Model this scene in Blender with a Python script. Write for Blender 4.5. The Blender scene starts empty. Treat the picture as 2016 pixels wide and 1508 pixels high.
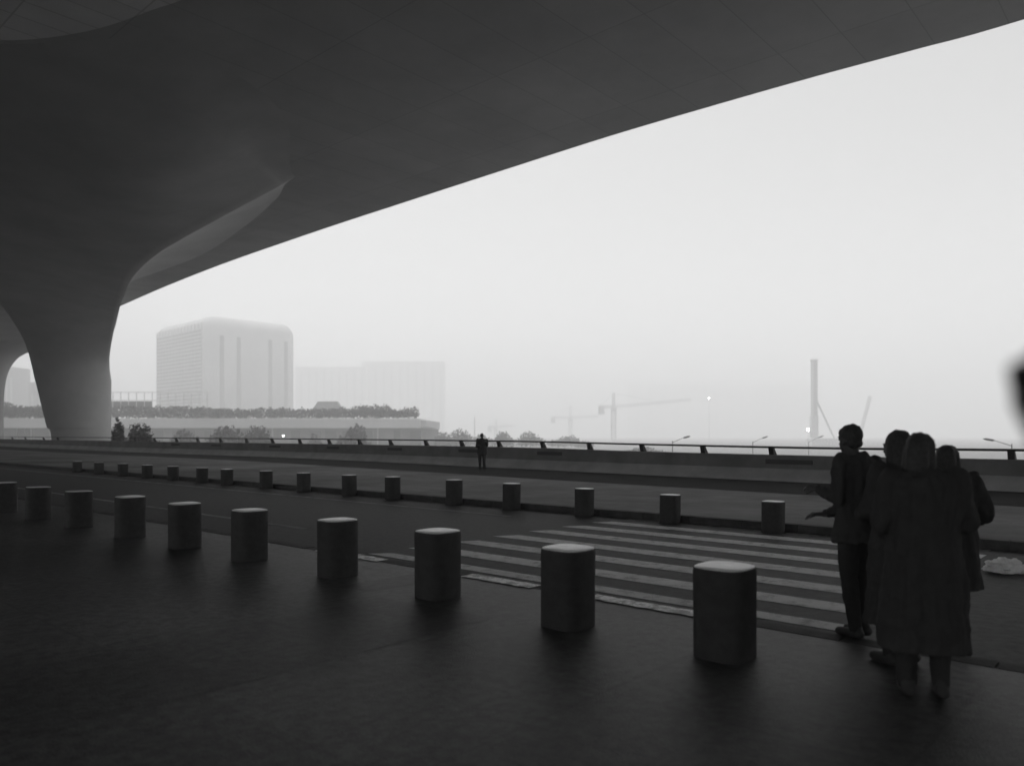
import bpy, bmesh, math, random
from mathutils import Vector, Matrix, noise

random.seed(7)
scene = bpy.context.scene
C = scene.collection
R = math.radians

# ------------------------------------------------------------ camera, sky, sun, exposure
EYE = 1.63
F = 1520.0                      # focal length in pixels of the 2016 px wide photograph
HX, HY = 1008.0, 856.0          # principal column, horizon row
cam_d = bpy.data.cameras.new('camera')
cam = bpy.data.objects.new('camera', cam_d)
C.objects.link(cam)
cam.location = (0, 0, EYE)
cam.rotation_euler = (R(90), 0, 0)
cam_d.sensor_width = 36.0
cam_d.lens = 36.0 * F / 2016.0
cam_d.shift_y = 102.0 / 2016.0
cam_d.clip_start = 0.05
cam_d.clip_end = 8000
cam_d.dof.use_dof = True
cam_d.dof.focus_distance = 12.0
cam_d.dof.aperture_fstop = 1.3
scene.camera = cam

SUN_EL, SUN_AZ = 74.0, -25.0     # degrees; azimuth clockwise from +Y
world = bpy.data.worlds.new('World')
scene.world = world
world.use_nodes = True
wn = world.node_tree.nodes
wl = world.node_tree.links
for n in list(wn):
    wn.remove(n)
sky = wn.new('ShaderNodeTexSky')
sky.sky_type = 'NISHITA'
sky.sun_disc = False
sky.sun_elevation = R(SUN_EL)
sky.sun_rotation = R(SUN_AZ)
sky.air_density = 1.0
sky.dust_density = 2.0
bwn = wn.new('ShaderNodeRGBToBW')
bg = wn.new('ShaderNodeBackground')
bg.inputs['Strength'].default_value = 0.15
wo = wn.new('ShaderNodeOutputWorld')
wl.new(sky.outputs[0], bwn.inputs[0])
wl.new(bwn.outputs[0], bg.inputs['Color'])
wl.new(bg.outputs[0], wo.inputs['Surface'])

sd = bpy.data.lights.new('sun', 'SUN')
sd.energy = 1.7
sd.angle = R(25)
sd.color = (1, 1, 1)
sun = bpy.data.objects.new('sun', sd)
C.objects.link(sun)
a, e = R(SUN_AZ), R(SUN_EL)
sdir = Vector((math.sin(a) * math.cos(e), math.cos(a) * math.cos(e), math.sin(e)))
sun.rotation_euler = sdir.to_track_quat('Z', 'Y').to_euler()
sun.location = sdir * 50

scene.view_settings.view_transform = 'Standard'
scene.view_settings.look = 'None'
scene.view_settings.exposure = 0.70
scene.view_settings.gamma = 1.0
scene.view_settings.use_curve_mapping = False
scene.render.engine = 'CYCLES'
scene.cycles.volume_bounces = 3
scene.cycles.max_bounces = 8
scene.cycles.diffuse_bounces = 5
scene.cycles.glossy_bounces = 2
scene.cycles.use_denoising = True
HAZE_DENSITY = 0.00128

# ------------------------------------------------------------ helpers
UX, UY = 0.747, -0.665           # along the road (towards the near right)
VX, VY = 0.665, 0.747            # across the road (away from the viewer)


def P(s, t, z=0.0):
    return Vector((s * UX + t * VX, s * UY + t * VY, z))


def at(px, py, d):
    """point seen at photo pixel (px, py) that stands d metres in front"""
    return Vector(((px - HX) / F * d, d, EYE + (HY - py) / F * d))


def tag(o, label=None, cat=None, group=None, kind=None):
    if label: o['label'] = label
    if cat: o['category'] = cat
    if group: o['group'] = group
    if kind: o['kind'] = kind
    return o


def empty(name, loc=(0, 0, 0), rz=0.0):
    o = bpy.data.objects.new(name, None)
    C.objects.link(o)
    o.empty_display_size = 0.3
    o.location = loc
    o.rotation_euler = (0, 0, rz)
    return o


def link(name, bm, m, parent=None, smooth=False, loc=None):
    me = bpy.data.meshes.new(name)
    bmesh.ops.recalc_face_normals(bm, faces=bm.faces[:])
    bm.to_mesh(me)
    bm.free()
    if smooth:
        for p in me.polygons:
            p.use_smooth = True
    o = bpy.data.objects.new(name, me)
    C.objects.link(o)
    if m: me.materials.append(m)
    if parent: o.parent = parent
    if loc: o.location = loc
    return o


def copy_tree(o, parent=None):
    c = o.copy()
    C.objects.link(c)
    c.parent = parent
    for ch in list(o.children):
        copy_tree(ch, c)
    return c


def box(bm, lo, hi, bevel=0.0):
    m = Matrix.Translation([(lo[i] + hi[i]) / 2 for i in range(3)]) @ Matrix.Diagonal([hi[i] - lo[i] for i in range(3)] + [1])
    r = bmesh.ops.create_cube(bm, size=1.0, matrix=m)
    if bevel:
        ed = set()
        for v in r['verts']:
            ed.update(v.link_edges)
        bmesh.ops.bevel(bm, geom=list(ed), offset=bevel, segments=2, affect='EDGES', profile=0.5)


def ring(center, rx, ry, ax, ay, n=16, power=2.0):
    out = []
    for i in range(n):
        t = 2 * math.pi * i / n
        c, s = math.cos(t), math.sin(t)
        k = 2.0 / power
        out.append(center + ax * (rx * math.copysign(abs(c) ** k, c)) + ay * (ry * math.copysign(abs(s) ** k, s)))
    return out


def loft(bm, rings, cap=True):
    vs = [[bm.verts.new(p) for p in r] for r in rings]
    n = len(vs[0])
    for a_, b_ in zip(vs, vs[1:]):
        for i in range(n):
            j = (i + 1) % n
            bm.faces.new((a_[i], a_[j], b_[j], b_[i]))
    if cap:
        bm.faces.new(vs[0][::-1])
        bm.faces.new(vs[-1])
    return vs


def tube(bm, p0, p1, r0, r1=None, n=8):
    r1 = r0 if r1 is None else r1
    p0, p1 = Vector(p0), Vector(p1)
    d = (p1 - p0).normalized()
    ax = d.orthogonal().normalized()
    ay = d.cross(ax)
    loft(bm, [ring(p0, r0, r0, ax, ay, n), ring(p1, r1, r1, ax, ay, n)])


def poly(bm, pts):
    return bm.faces.new([bm.verts.new(p) for p in pts])


def prism(bm, pts, z0, z1):
    """closed prism over a plan polygon"""
    lo = [bm.verts.new((p[0], p[1], z0)) for p in pts]
    hi = [bm.verts.new((p[0], p[1], z1)) for p in pts]
    n = len(pts)
    bm.faces.new(lo[::-1]); bm.faces.new(hi)
    for i in range(n):
        j = (i + 1) % n
        bm.faces.new((lo[i], lo[j], hi[j], hi[i]))


def catmull(pts, n):
    """smooth curve through points (Vectors)"""
    out = []
    q = [pts[0] * 2 - pts[1]] + list(pts) + [pts[-1] * 2 - pts[-2]]
    for i in range(1, len(q) - 2):
        for k in range(n):
            t = k / n
            p0, p1, p2, p3 = q[i - 1], q[i], q[i + 1], q[i + 2]
            out.append(0.5 * ((2 * p1) + (p2 - p0) * t + (2 * p0 - 5 * p1 + 4 * p2 - p3) * t * t + (3 * p1 - p0 - 3 * p2 + p3) * t ** 3))
    out.append(pts[-1].copy())
    return out


# ------------------------------------------------------------ materials
def mat(name, base, rough=0.8, var=0.15, scale=1.0, spec=0.3, bump=0.0, bscale=20.0, extra=None):
    m = bpy.data.materials.new(name)
    m.use_nodes = True
    nt = m.node_tree
    N, L = nt.nodes, nt.links
    b = N['Principled BSDF']
    b.inputs['Roughness'].default_value = rough
    b.inputs['Specular IOR Level'].default_value = spec
    tc = N.new('ShaderNodeTexCoord')
    mp = N.new('ShaderNodeMapping')
    L.new(tc.outputs['Object'], mp.inputs['Vector'])
    n1 = N.new('ShaderNodeTexNoise'); n1.inputs['Scale'].default_value = scale; n1.inputs['Detail'].default_value = 8
    n1.inputs['Roughness'].default_value = 0.65
    L.new(mp.outputs[0], n1.inputs['Vector'])
    r = N.new('ShaderNodeMapRange')
    r.inputs['From Min'].default_value = 0.3; r.inputs['From Max'].default_value = 0.7
    r.inputs['To Min'].default_value = base * (1 - var); r.inputs['To Max'].default_value = base * (1 + var)
    L.new(n1.outputs['Fac'], r.inputs['Value'])
    out = r.outputs[0]
    if extra:
        out = extra(N, L, mp, out)
    L.new(out, b.inputs['Base Color'])
    if bump:
        n2 = N.new('ShaderNodeTexNoise'); n2.inputs['Scale'].default_value = bscale; n2.inputs['Detail'].default_value = 6
        L.new(mp.outputs[0], n2.inputs['Vector'])
        bp = N.new('ShaderNodeBump'); bp.inputs['Strength'].default_value = bump; bp.inputs['Distance'].default_value = 0.02
        L.new(n2.outputs['Fac'], bp.inputs['Height'])
        L.new(bp.outputs[0], b.inputs['Normal'])
    return m


def mul(N, L, a_, b_):
    x = N.new('ShaderNodeMath'); x.operation = 'MULTIPLY'
    L.new(a_, x.inputs[0]); L.new(b_, x.inputs[1])
    return x.outputs[0]


def joints(w, h, off, mortar=0.02, dark=0.45, offset=0.0, tone=0.12, blot=0.45, blot_scale=0.25):
    def f(N, L, mp, out):
        mp.inputs['Rotation'].default_value = (0, 0, R(41.7))
        m2 = N.new('ShaderNodeMapping')
        L.new(mp.outputs[0], m2.inputs['Vector'])
        m2.inputs['Location'].default_value = (off[0], off[1], 0)
        br = N.new('ShaderNodeTexBrick')
        br.offset = offset
        br.inputs['Scale'].default_value = 1.0
        br.inputs['Brick Width'].default_value = w
        br.inputs['Row Height'].default_value = h
        br.inputs['Mortar Size'].default_value = mortar
        br.inputs['Mortar Smooth'].default_value = 0.5
        br.inputs['Color1'].default_value = (1 + tone,) * 3 + (1,)
        br.inputs['Color2'].default_value = (1 - tone,) * 3 + (1,)
        br.inputs['Mortar'].default_value = (dark,) * 3 + (1,)
        L.new(m2.outputs[0], br.inputs['Vector'])
        o = mul(N, L, out, br.outputs['Color'])
        nb = N.new('ShaderNodeTexNoise'); nb.inputs['Scale'].default_value = blot_scale; nb.inputs['Detail'].default_value = 5
        L.new(mp.outputs[0], nb.inputs['Vector'])
        rr = N.new('ShaderNodeMapRange')
        rr.inputs['From Min'].default_value = 0.35; rr.inputs['From Max'].default_value = 0.65
        rr.inputs['To Min'].default_value = 1 - blot; rr.inputs['To Max'].default_value = 1 + blot
        L.new(nb.outputs['Fac'], rr.inputs['Value'])
        return mul(N, L, o, rr.outputs[0])
    return f


def worn(lo, thresh=0.45, scale=3.0):
    """paint worn through to the dark surface"""
    def f(N, L, mp, out):
        nb = N.new('ShaderNodeTexNoise'); nb.inputs['Scale'].default_value = scale; nb.inputs['Detail'].default_value = 10
        nb.inputs['Roughness'].default_value = 0.75
        L.new(mp.outputs[0], nb.inputs['Vector'])
        rr = N.new('ShaderNodeMapRange')
        rr.inputs['From Min'].default_value = thresh - 0.08; rr.inputs['From Max'].default_value = thresh + 0.05
        rr.inputs['To Min'].default_value = lo; rr.inputs['To Max'].default_value = 1.0
        L.new(nb.outputs['Fac'], rr.inputs['Value'])
        return mul(N, L, out, rr.outputs[0])
    return f


M = dict(
    paving=mat('granite_paving', 0.06, 0.5, 0.6, 14.0, 0.2, 0.3, 70, joints(1.65, 1.65, (1.0, 1.12), 0.018, 0.8)),
    dark_paving=mat('dark_granite_band', 0.048, 0.5, 0.6, 14.0, 0.15, 0.3, 70, joints(0.6, 0.6, (0, 0), 0.01, 0.8)),
    asphalt=mat('asphalt', 0.05, 0.7, 0.5, 9.0, 0.3, 0.5, 60),
    dark_strip=mat('dark_strip_surface', 0.032, 0.9, 0.25, 1.0, 0.05, 0.3, 40),
    far_paving=mat('pale_concrete_paving', 0.11, 0.75, 0.2, 2.0, 0.25, 0.2, 30, joints(1.2, 0.6, (0, 0), 0.015, 0.8, 0.5)),
    kerb=mat('granite_kerb', 0.06, 0.8, 0.4, 5.0, 0.2, 0.3, 40),
    kerb_paint=mat('worn_white_kerb_paint', 0.88, 0.5, 0.12, 6.0, 0.5, 0.3, 40, worn(0.22, 0.50, 7.0)),
    paint=mat('white_road_paint', 0.8, 0.75, 0.15, 2.0, 0.2, 0.3, 50, worn(0.5, 0.45, 4.5)),
    thin_paint=mat('faded_road_line', 0.25, 0.8, 0.3, 4.0, 0.2, 0, 1, worn(0.4, 0.46, 2.0)),
    concrete=mat('cast_concrete', 0.36, 0.8, 0.12, 0.25, 0.2, 0.1, 8),
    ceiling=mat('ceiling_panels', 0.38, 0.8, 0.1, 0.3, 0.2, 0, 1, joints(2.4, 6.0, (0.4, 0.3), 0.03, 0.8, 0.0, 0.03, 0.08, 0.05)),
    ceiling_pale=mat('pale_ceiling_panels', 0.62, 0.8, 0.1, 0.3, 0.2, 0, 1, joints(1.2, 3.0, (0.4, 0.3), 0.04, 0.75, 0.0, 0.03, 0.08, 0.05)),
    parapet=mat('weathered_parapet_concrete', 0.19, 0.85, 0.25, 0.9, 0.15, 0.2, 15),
    wall_foot=mat('foot_painted_sky_light', 0.42, 0.85, 0.2, 0.9, 0.15, 0.2, 15),  # lighter base colour stands in for sky light caught by the slope
    bollard=mat('dark_granite_bollard', 0.045, 0.7, 0.25, 12.0, 0.25, 0.1, 60),
    bollard_top=mat('polished_bollard_top', 0.7, 0.3, 0.15, 14.0, 0.6, 0.08, 60),
    metal=mat('dark_painted_steel', 0.03, 0.6, 0.1, 4.0, 0.3),
    recess=mat('black_plate', 0.08, 0.8, 0.1, 4.0, 0.1),
    terrain=mat('city_ground', 0.15, 0.95, 0.12, 0.02, 0.05),
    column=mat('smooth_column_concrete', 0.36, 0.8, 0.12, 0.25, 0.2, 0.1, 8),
    flank=mat('flank_painted_light', 0.52, 0.8, 0.08, 0.25, 0.2, 0.1, 8),  # paler than the column, paints in the side light on the flank
    far_clad=mat('fog_toned_cladding', 0.62, 0.9, 0.05, 0.05, 0.05),  # lightened towards the fog tone, part of the haze is painted in
    far_strip=mat('far_glazing', 0.45, 0.9, 0.05, 0.05, 0.05),
    tower_glass=mat('tower_glazing', 0.16, 0.6, 0.3, 0.1, 0.2),
    render_light=mat('pale_cladding', 0.50, 0.8, 0.08, 0.05, 0.1),
    render_mid=mat('grey_cladding', 0.30, 0.8, 0.1, 0.05, 0.1),
    glass=mat('dark_glazing', 0.05, 0.35, 0.2, 0.2, 0.4),
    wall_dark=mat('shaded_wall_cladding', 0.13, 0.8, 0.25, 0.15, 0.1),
    leaf=mat('foliage', 0.045, 0.8, 0.4, 0.6, 0.1),
    bark=mat('bark', 0.06, 0.9, 0.3, 5.0, 0.1),
    crane=mat('crane_steel', 0.62, 0.7, 0.1, 1.0, 0.2),
    cloth_black=mat('black_wool', 0.062, 0.95, 0.1, 20.0, 0.05),
    cloth_dark=mat('dark_denim', 0.045, 0.95, 0.1, 30.0, 0.05),
    cloth_grey=mat('charcoal_nylon', 0.052, 0.9, 0.1, 14.0, 0.12),
    skin=mat('skin', 0.08, 0.6, 0.1, 8.0, 0.25),
    hair=mat('black_hair', 0.05, 0.6, 0.3, 60.0, 0.2),
    shoe=mat('black_leather', 0.05, 0.5, 0.2, 20.0, 0.2),
    bag=mat('white_plastic_film', 0.85, 0.45, 0.2, 8.0, 0.4),
    lamp_grey=mat('lamp_grey_paint', 0.15, 0.6, 0.1, 3.0, 0.2),
)


def lamp_mat(name, strength):
    m = bpy.data.materials.new(name)
    m.use_nodes = True
    b = m.node_tree.nodes['Principled BSDF']
    b.inputs['Emission Color'].default_value = (1, 1, 1, 1)
    b.inputs['Emission Strength'].default_value = strength
    return m


M['lit'] = lamp_mat('lit_lamp', 30.0)

# ------------------------------------------------------------ setting: ground, road, pavements
bm = bmesh.new()
poly(bm, [(-2900, -1000, -7), (2900, -1000, -7), (2900, 2900, -7), (-2900, 2900, -7)])
tag(link('ground', bm, M['terrain']), kind='structure')

par = [Vector(p) for p in [(38, -3, 0), (25, 10, 0), (17, 17.4, 0), (13.4, 21, 0), (9.9, 24.4, 0), (4.8, 29.9, 0), (-0.4, 35.8, 0),
                           (-13.6, 50.2, 0), (-31.5, 66.3, 0), (-44, 78.6, 0), (-62, 97, 0), (-90, 128, 0), (-130, 172, 0)]]
# height of the parapet top along the wall (it climbs gently to the left)
ztop = [0.97, 0.97, 0.97, 0.967, 0.966, 1.0, 1.07, 1.06, 1.06, 1.07, 1.07, 1.07, 1.07]
zrail = [1.22, 1.22, 1.22, 1.22, 1.21, 1.27, 1.34, 1.36, 1.37, 1.37, 1.37, 1.37, 1.37]
for i, p in enumerate(par):
    p.z = ztop[i]
railp = [Vector((p.x, p.y, z)) for p, z in zip(par, zrail)]
parc = catmull(par, 8)
railc = catmull(railp, 8)


def offset_curve(cv, d, z=None):
    """shift a curve sideways in plan, d > 0 towards the viewer's side"""
    out = []
    for i, p in enumerate(cv):
        q0 = cv[max(0, i - 1)]; q1 = cv[min(len(cv) - 1, i + 1)]
        tg = (q1 - q0); tg.z = 0; tg.normalize()
        n = Vector((tg.y, -tg.x, 0))
        if n.y > 0:
            n = -n
        out.append(Vector((p.x + n.x * d, p.y + n.y * d, p.z if z is None else z)))
    return out


# bridge deck that carries everything: body under the road
inner = offset_curve(parc, 0.0, 0)
plan = [(p.x, p.y) for p in inner] + [(P(-230, 30).x, P(-230, 30).y), (P(-230, -70).x, P(-230, -70).y), (P(90, -70).x, P(90, -70).y)]
bm = bmesh.new()
prism(bm, plan, -1.6, -0.02)
tag(link('viaduct_deck', bm, M['concrete']), kind='structure')

T_KERB = 5.9     # near kerb
T_FAR = 12.78    # far kerb
bm = bmesh.new()
for k in range(-23, 9):
    poly(bm, [P(k * 10, T_KERB + 0.18, 0), P(k * 10 + 10, T_KERB + 0.18, 0), P(k * 10 + 10, T_FAR, 0), P(k * 10, T_FAR, 0)])
bmesh.ops.remove_doubles(bm, verts=bm.verts[:], dist=1e-3)
tag(link('road', bm, M['asphalt']), kind='structure')

Z_NEAR, Z_FAR = 0.10, 0.13
bm = bmesh.new()
poly(bm, [P(-230, -70, Z_NEAR), P(90, -70, Z_NEAR), P(90, T_KERB, Z_NEAR), P(-230, T_KERB, Z_NEAR)])
tag(link('pavement', bm, M['paving']), kind='structure')

# inlaid dark bands in the near pavement
bm = bmesh.new()
z = Z_NEAR + 0.0015
poly(bm, [P(-5.75, -3, z), P(-4.40, -3, z), P(-4.40, 4.72, z), P(-5.75, 4.60, z)])
poly(bm, [P(-6.5, 4.62, z), P(-6.02, 4.72, z), P(-6.0, 5.84, z), P(-6.45, 5.84, z)])
tag(link('dark_paving_strip', bm, M['dark_paving']), kind='structure')

# kerb stones, one body
bm = bmesh.new()
s = -60.0
while s < 30:
    w = 0.99
    q = [P(s + 0.005, T_KERB), P(s + w, T_KERB), P(s + w, T_KERB + 0.18), P(s + 0.005, T_KERB + 0.18)]
    prism(bm, [(p.x, p.y) for p in q], -0.05, Z_NEAR + 0.003 + random.uniform(-0.002, 0.002))
    s += 1.0
tag(link('kerb', bm, M['kerb']), kind='structure')
bm = bmesh.new()
for s0, s1 in ((-8.7, -7.4), (-5.95, -4.98), (-4.3, -2.72)):
    n = max(4, int((s1 - s0) / 0.08))
    a_ = []; b_ = []
    for i in range(n + 1):
        s = s0 + (s1 - s0) * i / n
        a_.append(bm.verts.new(P(s, T_KERB - 0.05 + 0.035 * noise.noise(Vector((s * 9, 0, 0))), Z_NEAR + 0.009)))
        b_.append(bm.verts.new(P(s, T_KERB + 0.15 + 0.03 * noise.noise(Vector((s * 9, 9, 0))), Z_NEAR + 0.009)))
    for i in range(n):
        bm.faces.new((a_[i], a_[i + 1], b_[i + 1], b_[i]))
tag(link('kerb_paint', bm, M['kerb_paint']), kind='structure')

bm = bmesh.new()
s = -120.0
while s < 60:
    q = [P(s + 0.005, T_FAR), P(s + 0.995, T_FAR), P(s + 0.995, T_FAR + 0.2), P(s + 0.005, T_FAR + 0.2)]
    prism(bm, [(p.x, p.y) for p in q], -0.05, Z_FAR + 0.003 + random.uniform(-0.002, 0.002))
    s += 1.0
tag(link('far_kerb', bm, M['kerb']), kind='structure')

# far pavement reaches the parapet
bm = bmesh.new()
cv = offset_curve(parc, 0.12, Z_FAR)
near = []
for p in cv:
    s = p.x * UX + p.y * UY
    near.append(P(s, T_FAR + 0.2, Z_FAR))
for i in range(len(cv) - 1):
    poly(bm, [near[i], near[i + 1], cv[i + 1], cv[i]])
bmesh.ops.remove_doubles(bm, verts=bm.verts[:], dist=1e-3)
tag(link('far_pavement', bm, M['far_paving']), kind='structure')
bm = bmesh.new()  # darker ground strip running along the parapet
g1 = offset_curve(parc, 0.5, Z_FAR + 0.004)
dark_strip_w = [5.2] * len(parc)
g2 = offset_curve(parc, 5.4, Z_FAR + 0.004)
for i in range(len(g1) - 1):
    poly(bm, [g1[i], g1[i + 1], g2[i + 1], g2[i]])
bmesh.ops.remove_doubles(bm, verts=bm.verts[:], dist=1e-3)
tag(link('dark_ground_strip', bm, M['dark_strip']), kind='structure')

# zebra crossing and lane lines
bm = bmesh.new()
for k, t in enumerate([6.72, 7.50, 8.37, 9.25, 10.13, 11.02, 11.90]):
    h = 0.19 if k else 0.13
    sl = -8.42 + 0.012 * k
    poly(bm, [P(sl - 0.10, t - h, 0.004), P(-2.15, t - h, 0.004), P(-2.15, t + h, 0.004), P(sl + 0.10, t + h, 0.004)])
tag(link('zebra_crossing', bm, M['paint']), kind='structure')
bm = bmesh.new()
poly(bm, [P(-60, 11.44, 0.004), P(-10.3, 11.44, 0.004), P(-10.3, 11.58, 0.004), P(-60, 11.58, 0.004)])
poly(bm, [P(-60, 7.50, 0.004), P(-11.6, 7.55, 0.004), P(-11.6, 7.69, 0.004), P(-60, 7.64, 0.004)])
poly(bm, [P(-8.2, 12.50, 0.004), P(-5.4, 12.50, 0.004), P(-5.4, 12.66, 0.004), P(-8.2, 12.66, 0.004)])
poly(bm, [P(-5.1, 12.50, 0.004), P(-2.2, 12.50, 0.004), P(-2.2, 12.66, 0.004), P(-5.1, 12.66, 0.004)])
tag(link('road_line', bm, M['thin_paint']), kind='structure')

# ------------------------------------------------------------ parapet with handrail
wall = empty('parapet_wall', (0, 0, 0))
tag(wall, 'long grey concrete parapet with a slim dark handrail along the far edge of the road', 'wall')
prof = [(0.27, 0.0), (0.27, 0.2), (0.27, 0.36), (0.27, 0.42), (0.24, 1.0), (0.20, 1.02), (-0.10, 1.02), (-0.14, 1.0), (-0.14, -1.2), (0.3, -1.2)]
bm = bmesh.new()
rows = []
for k, (d, hfrac) in enumerate(prof):
    oc = offset_curve(parc, d)
    row = []
    for p in oc:
        if hfrac <= 0:
            zz = Z_FAR + hfrac - 0.01
        elif hfrac < 0.5:
            zz = Z_FAR + hfrac
        else:
            zz = p.z + (hfrac - 1.02)
        row.append(Vector((p.x, p.y, zz)))
    rows.append(row)
n = len(prof)
V = [[bm.verts.new(r[i]) for r in rows] for i in range(len(parc))]
for i in range(len(V) - 1):
    for k in range(n):
        j = (k + 1) % n
        bm.faces.new((V[i][k], V[i][j], V[i + 1][j], V[i + 1][k]))
bm.faces.new(V[0]); bm.faces.new(V[-1][::-1])
link('wall_body', bm, M['parapet'], wall)
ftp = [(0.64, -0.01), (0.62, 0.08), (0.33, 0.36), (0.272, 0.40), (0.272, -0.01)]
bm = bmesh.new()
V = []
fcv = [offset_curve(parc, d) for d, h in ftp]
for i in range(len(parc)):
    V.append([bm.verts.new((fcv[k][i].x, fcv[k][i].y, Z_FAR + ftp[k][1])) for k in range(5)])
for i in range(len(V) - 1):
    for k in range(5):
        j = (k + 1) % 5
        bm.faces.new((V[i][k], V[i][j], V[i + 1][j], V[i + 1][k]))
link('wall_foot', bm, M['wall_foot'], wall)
rin = offset_curve(railc, 0.12)
bm = bmesh.new()
rings = []
for i, p in enumerate(rin):
    q0 = rin[max(0, i - 1)]; q1 = rin[min(len(rin) - 1, i + 1)]
    tg = (q1 - q0).normalized()
    sd_ = tg.cross(Vector((0, 0, 1))).normalized()
    up = sd_.cross(tg)
    rings.append(ring(p, 0.045, 0.035, sd_, up, 8))
loft(bm, rings)
link('handrail', bm, M['metal'], wall, True)


def on_curve(r):
    """parapet position along the sight line x = r * y"""
    best = None
    for i in range(len(parc) - 1):
        a_, b_ = parc[i], parc[i + 1]
        fa, fb = a_.x - r * a_.y, b_.x - r * b_.y
        if fa * fb <= 0 and a_.y > 0:
            t = fa / (fa - fb)
            p = a_.lerp(b_, t)
            zr = railc[i].z + (railc[i + 1].z - railc[i].z) * t
            return p, (b_ - a_).normalized(), zr
    return None


post_px = [1990, 1832, 1665, 1519, 1384, 1264, 1160, 1068, 982, 908, 838, 768, 707, 647, 589, 535, 484, 433, 388, 346, 303, 266, 112, 84, 48, 22]
post_me = None
for k, px in enumerate(post_px):
    hit = on_curve((px + 3 - HX) / F)
    if not hit: continue
    p, tg, zr = hit
    tgv = Vector((tg.x, tg.y, 0)).normalized()
    nn = Vector((tgv.y, -tgv.x, 0))
    if nn.y > 0: nn = -nn
    bm = bmesh.new()
    zt = zr - 0.02
    zb = p.z - 0.02
    w = 0.085
    # leaning bracket: broad at the foot, narrow under the rail
    pr = [(-0.12, zb), (0.10, zb), (0.17, zt), (0.07, zt)]
    a1 = [bm.verts.new(Vector((p.x, p.y, 0)) + nn * d + tgv * w + Vector((0, 0, z))) for d, z in pr]
    a2 = [bm.verts.new(Vector((p.x, p.y, 0)) + nn * d - tgv * w + Vector((0, 0, z))) for d, z in pr]
    bm.faces.new(a1); bm.faces.new(a2[::-1])
    for i in range(4):
        j = (i + 1) % 4
        bm.faces.new((a1[i], a2[i], a2[j], a1[j]))
    link('rail_post', bm, M['metal'], wall)
for px, w in ((1560, 0.8), (1090, 0.75), (930, 0.75), (785, 0.7), (663, 0.7), (548, 0.7), (432, 0.7), (352, 0.7)):
    p, tg, zr = on_curve((px - HX) / F)
    tgv = Vector((tg.x, tg.y, 0)).normalized()
    nn = Vector((tgv.y, -tgv.x, 0))
    if nn.y > 0: nn = -nn
    bm = bmesh.new()
    c0 = Vector((p.x, p.y, p.z - 0.22)) + nn * 0.275
    pts = []
    for sx, sz in ((-1, -1), (1, -1), (1, 1), (-1, 1)):
        pts.append(c0 + tgv * (w * sx) + Vector((0, 0, 0.075 * sz)))
    f0 = [bm.verts.new(q) for q in pts]
    f1 = [bm.verts.new(q - nn * 0.06) for q in pts]
    bm.faces.new(f0); bm.faces.new(f1[::-1])
    for i in range(4):
        j = (i + 1) % 4
        bm.faces.new((f0[i], f0[j], f1[j], f1[i]))
    link('light_fitting', bm, M['recess'], wall)

# ------------------------------------------------------------ bollards
def make_bollard(w, h):
    root = empty('bollard')
    bm = bmesh.new()
    X, Y = Vector((1, 0, 0)), Vector((0, 1, 0))
    r = w / 2
    lv = [(r * 1.0, -0.02), (r * 1.0, 0.0), (r * 1.0, h * 0.5), (r * 1.01, h - 0.035), (r * 1.0, h - 0.018), (r * 0.975, h - 0.006)]
    loft(bm, [ring(Vector((0, 0, z)), rr, rr, X, Y, 40, 3.2) for rr, z in lv])
    link('shaft', bm, M['bollard'], root, True)
    bm = bmesh.new()
    tp = [(r * 0.968, h - 0.007), (r * 0.955, h - 0.001), (r * 0.90, h + 0.003), (r * 0.5, h + 0.006), (r * 0.1, h + 0.007)]
    loft(bm, [ring(Vector((0, 0, z)), rr, rr, X, Y, 40, 3.2) for rr, z in tp])
    link('cap', bm, M['bollard_top'], root, True)
    return root


near_b = [(1427, 1112, 5.36), (1118, 1076, 6.22), (862, 1043, 7.32), (665, 1021.5, 8.40), (491, 1002.5, 9.45), (364, 989.5, 10.5),
          (256, 976.5, 11.6), (155, 966, 12.8), (75, 958, 14.0), (10, 949, 15.3)]
near_lab = ['nearest and largest dark stone bollard with pale top, just left of the standing man',
            'dark stone bollard in front of the worn white kerb, second nearest in the near row',
            'dark stone bollard at the left end of the zebra stripes on the near pavement',
            'dark near row bollard, first one clear of the zebra stripes to the left',
            'pale topped dark bollard of the near row below the foggy tower, fifth from the right',
            'sixth bollard from the right in the near row, in front of the shaded road',
            'seventh bollard from the right in the near row, small pale top below the column',
            'near row bollard in deep shade, eighth from the right, only its rim catches light',
            'near row bollard in deep shade, ninth from the right, faint rim',
            'leftmost bollard of the near row, cut by the left edge of the photo']
b0 = make_bollard(0.385, 0.61)
for i, (px, py, d) in enumerate(near_b):
    o = b0 if i == 0 else copy_tree(b0)
    p = at(px, py, d)
    o.location = (p.x, p.y, Z_NEAR)
    o.rotation_euler = (R(random.uniform(-.7, .7)), R(random.uniform(-.7, .7)), R(-41.7 + random.uniform(-4, 4)))
    o.scale = (1, 1, (p.z - Z_NEAR) / 0.615)
    tag(o, near_lab[i], 'bollard', 'bollards along the near kerb')

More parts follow.
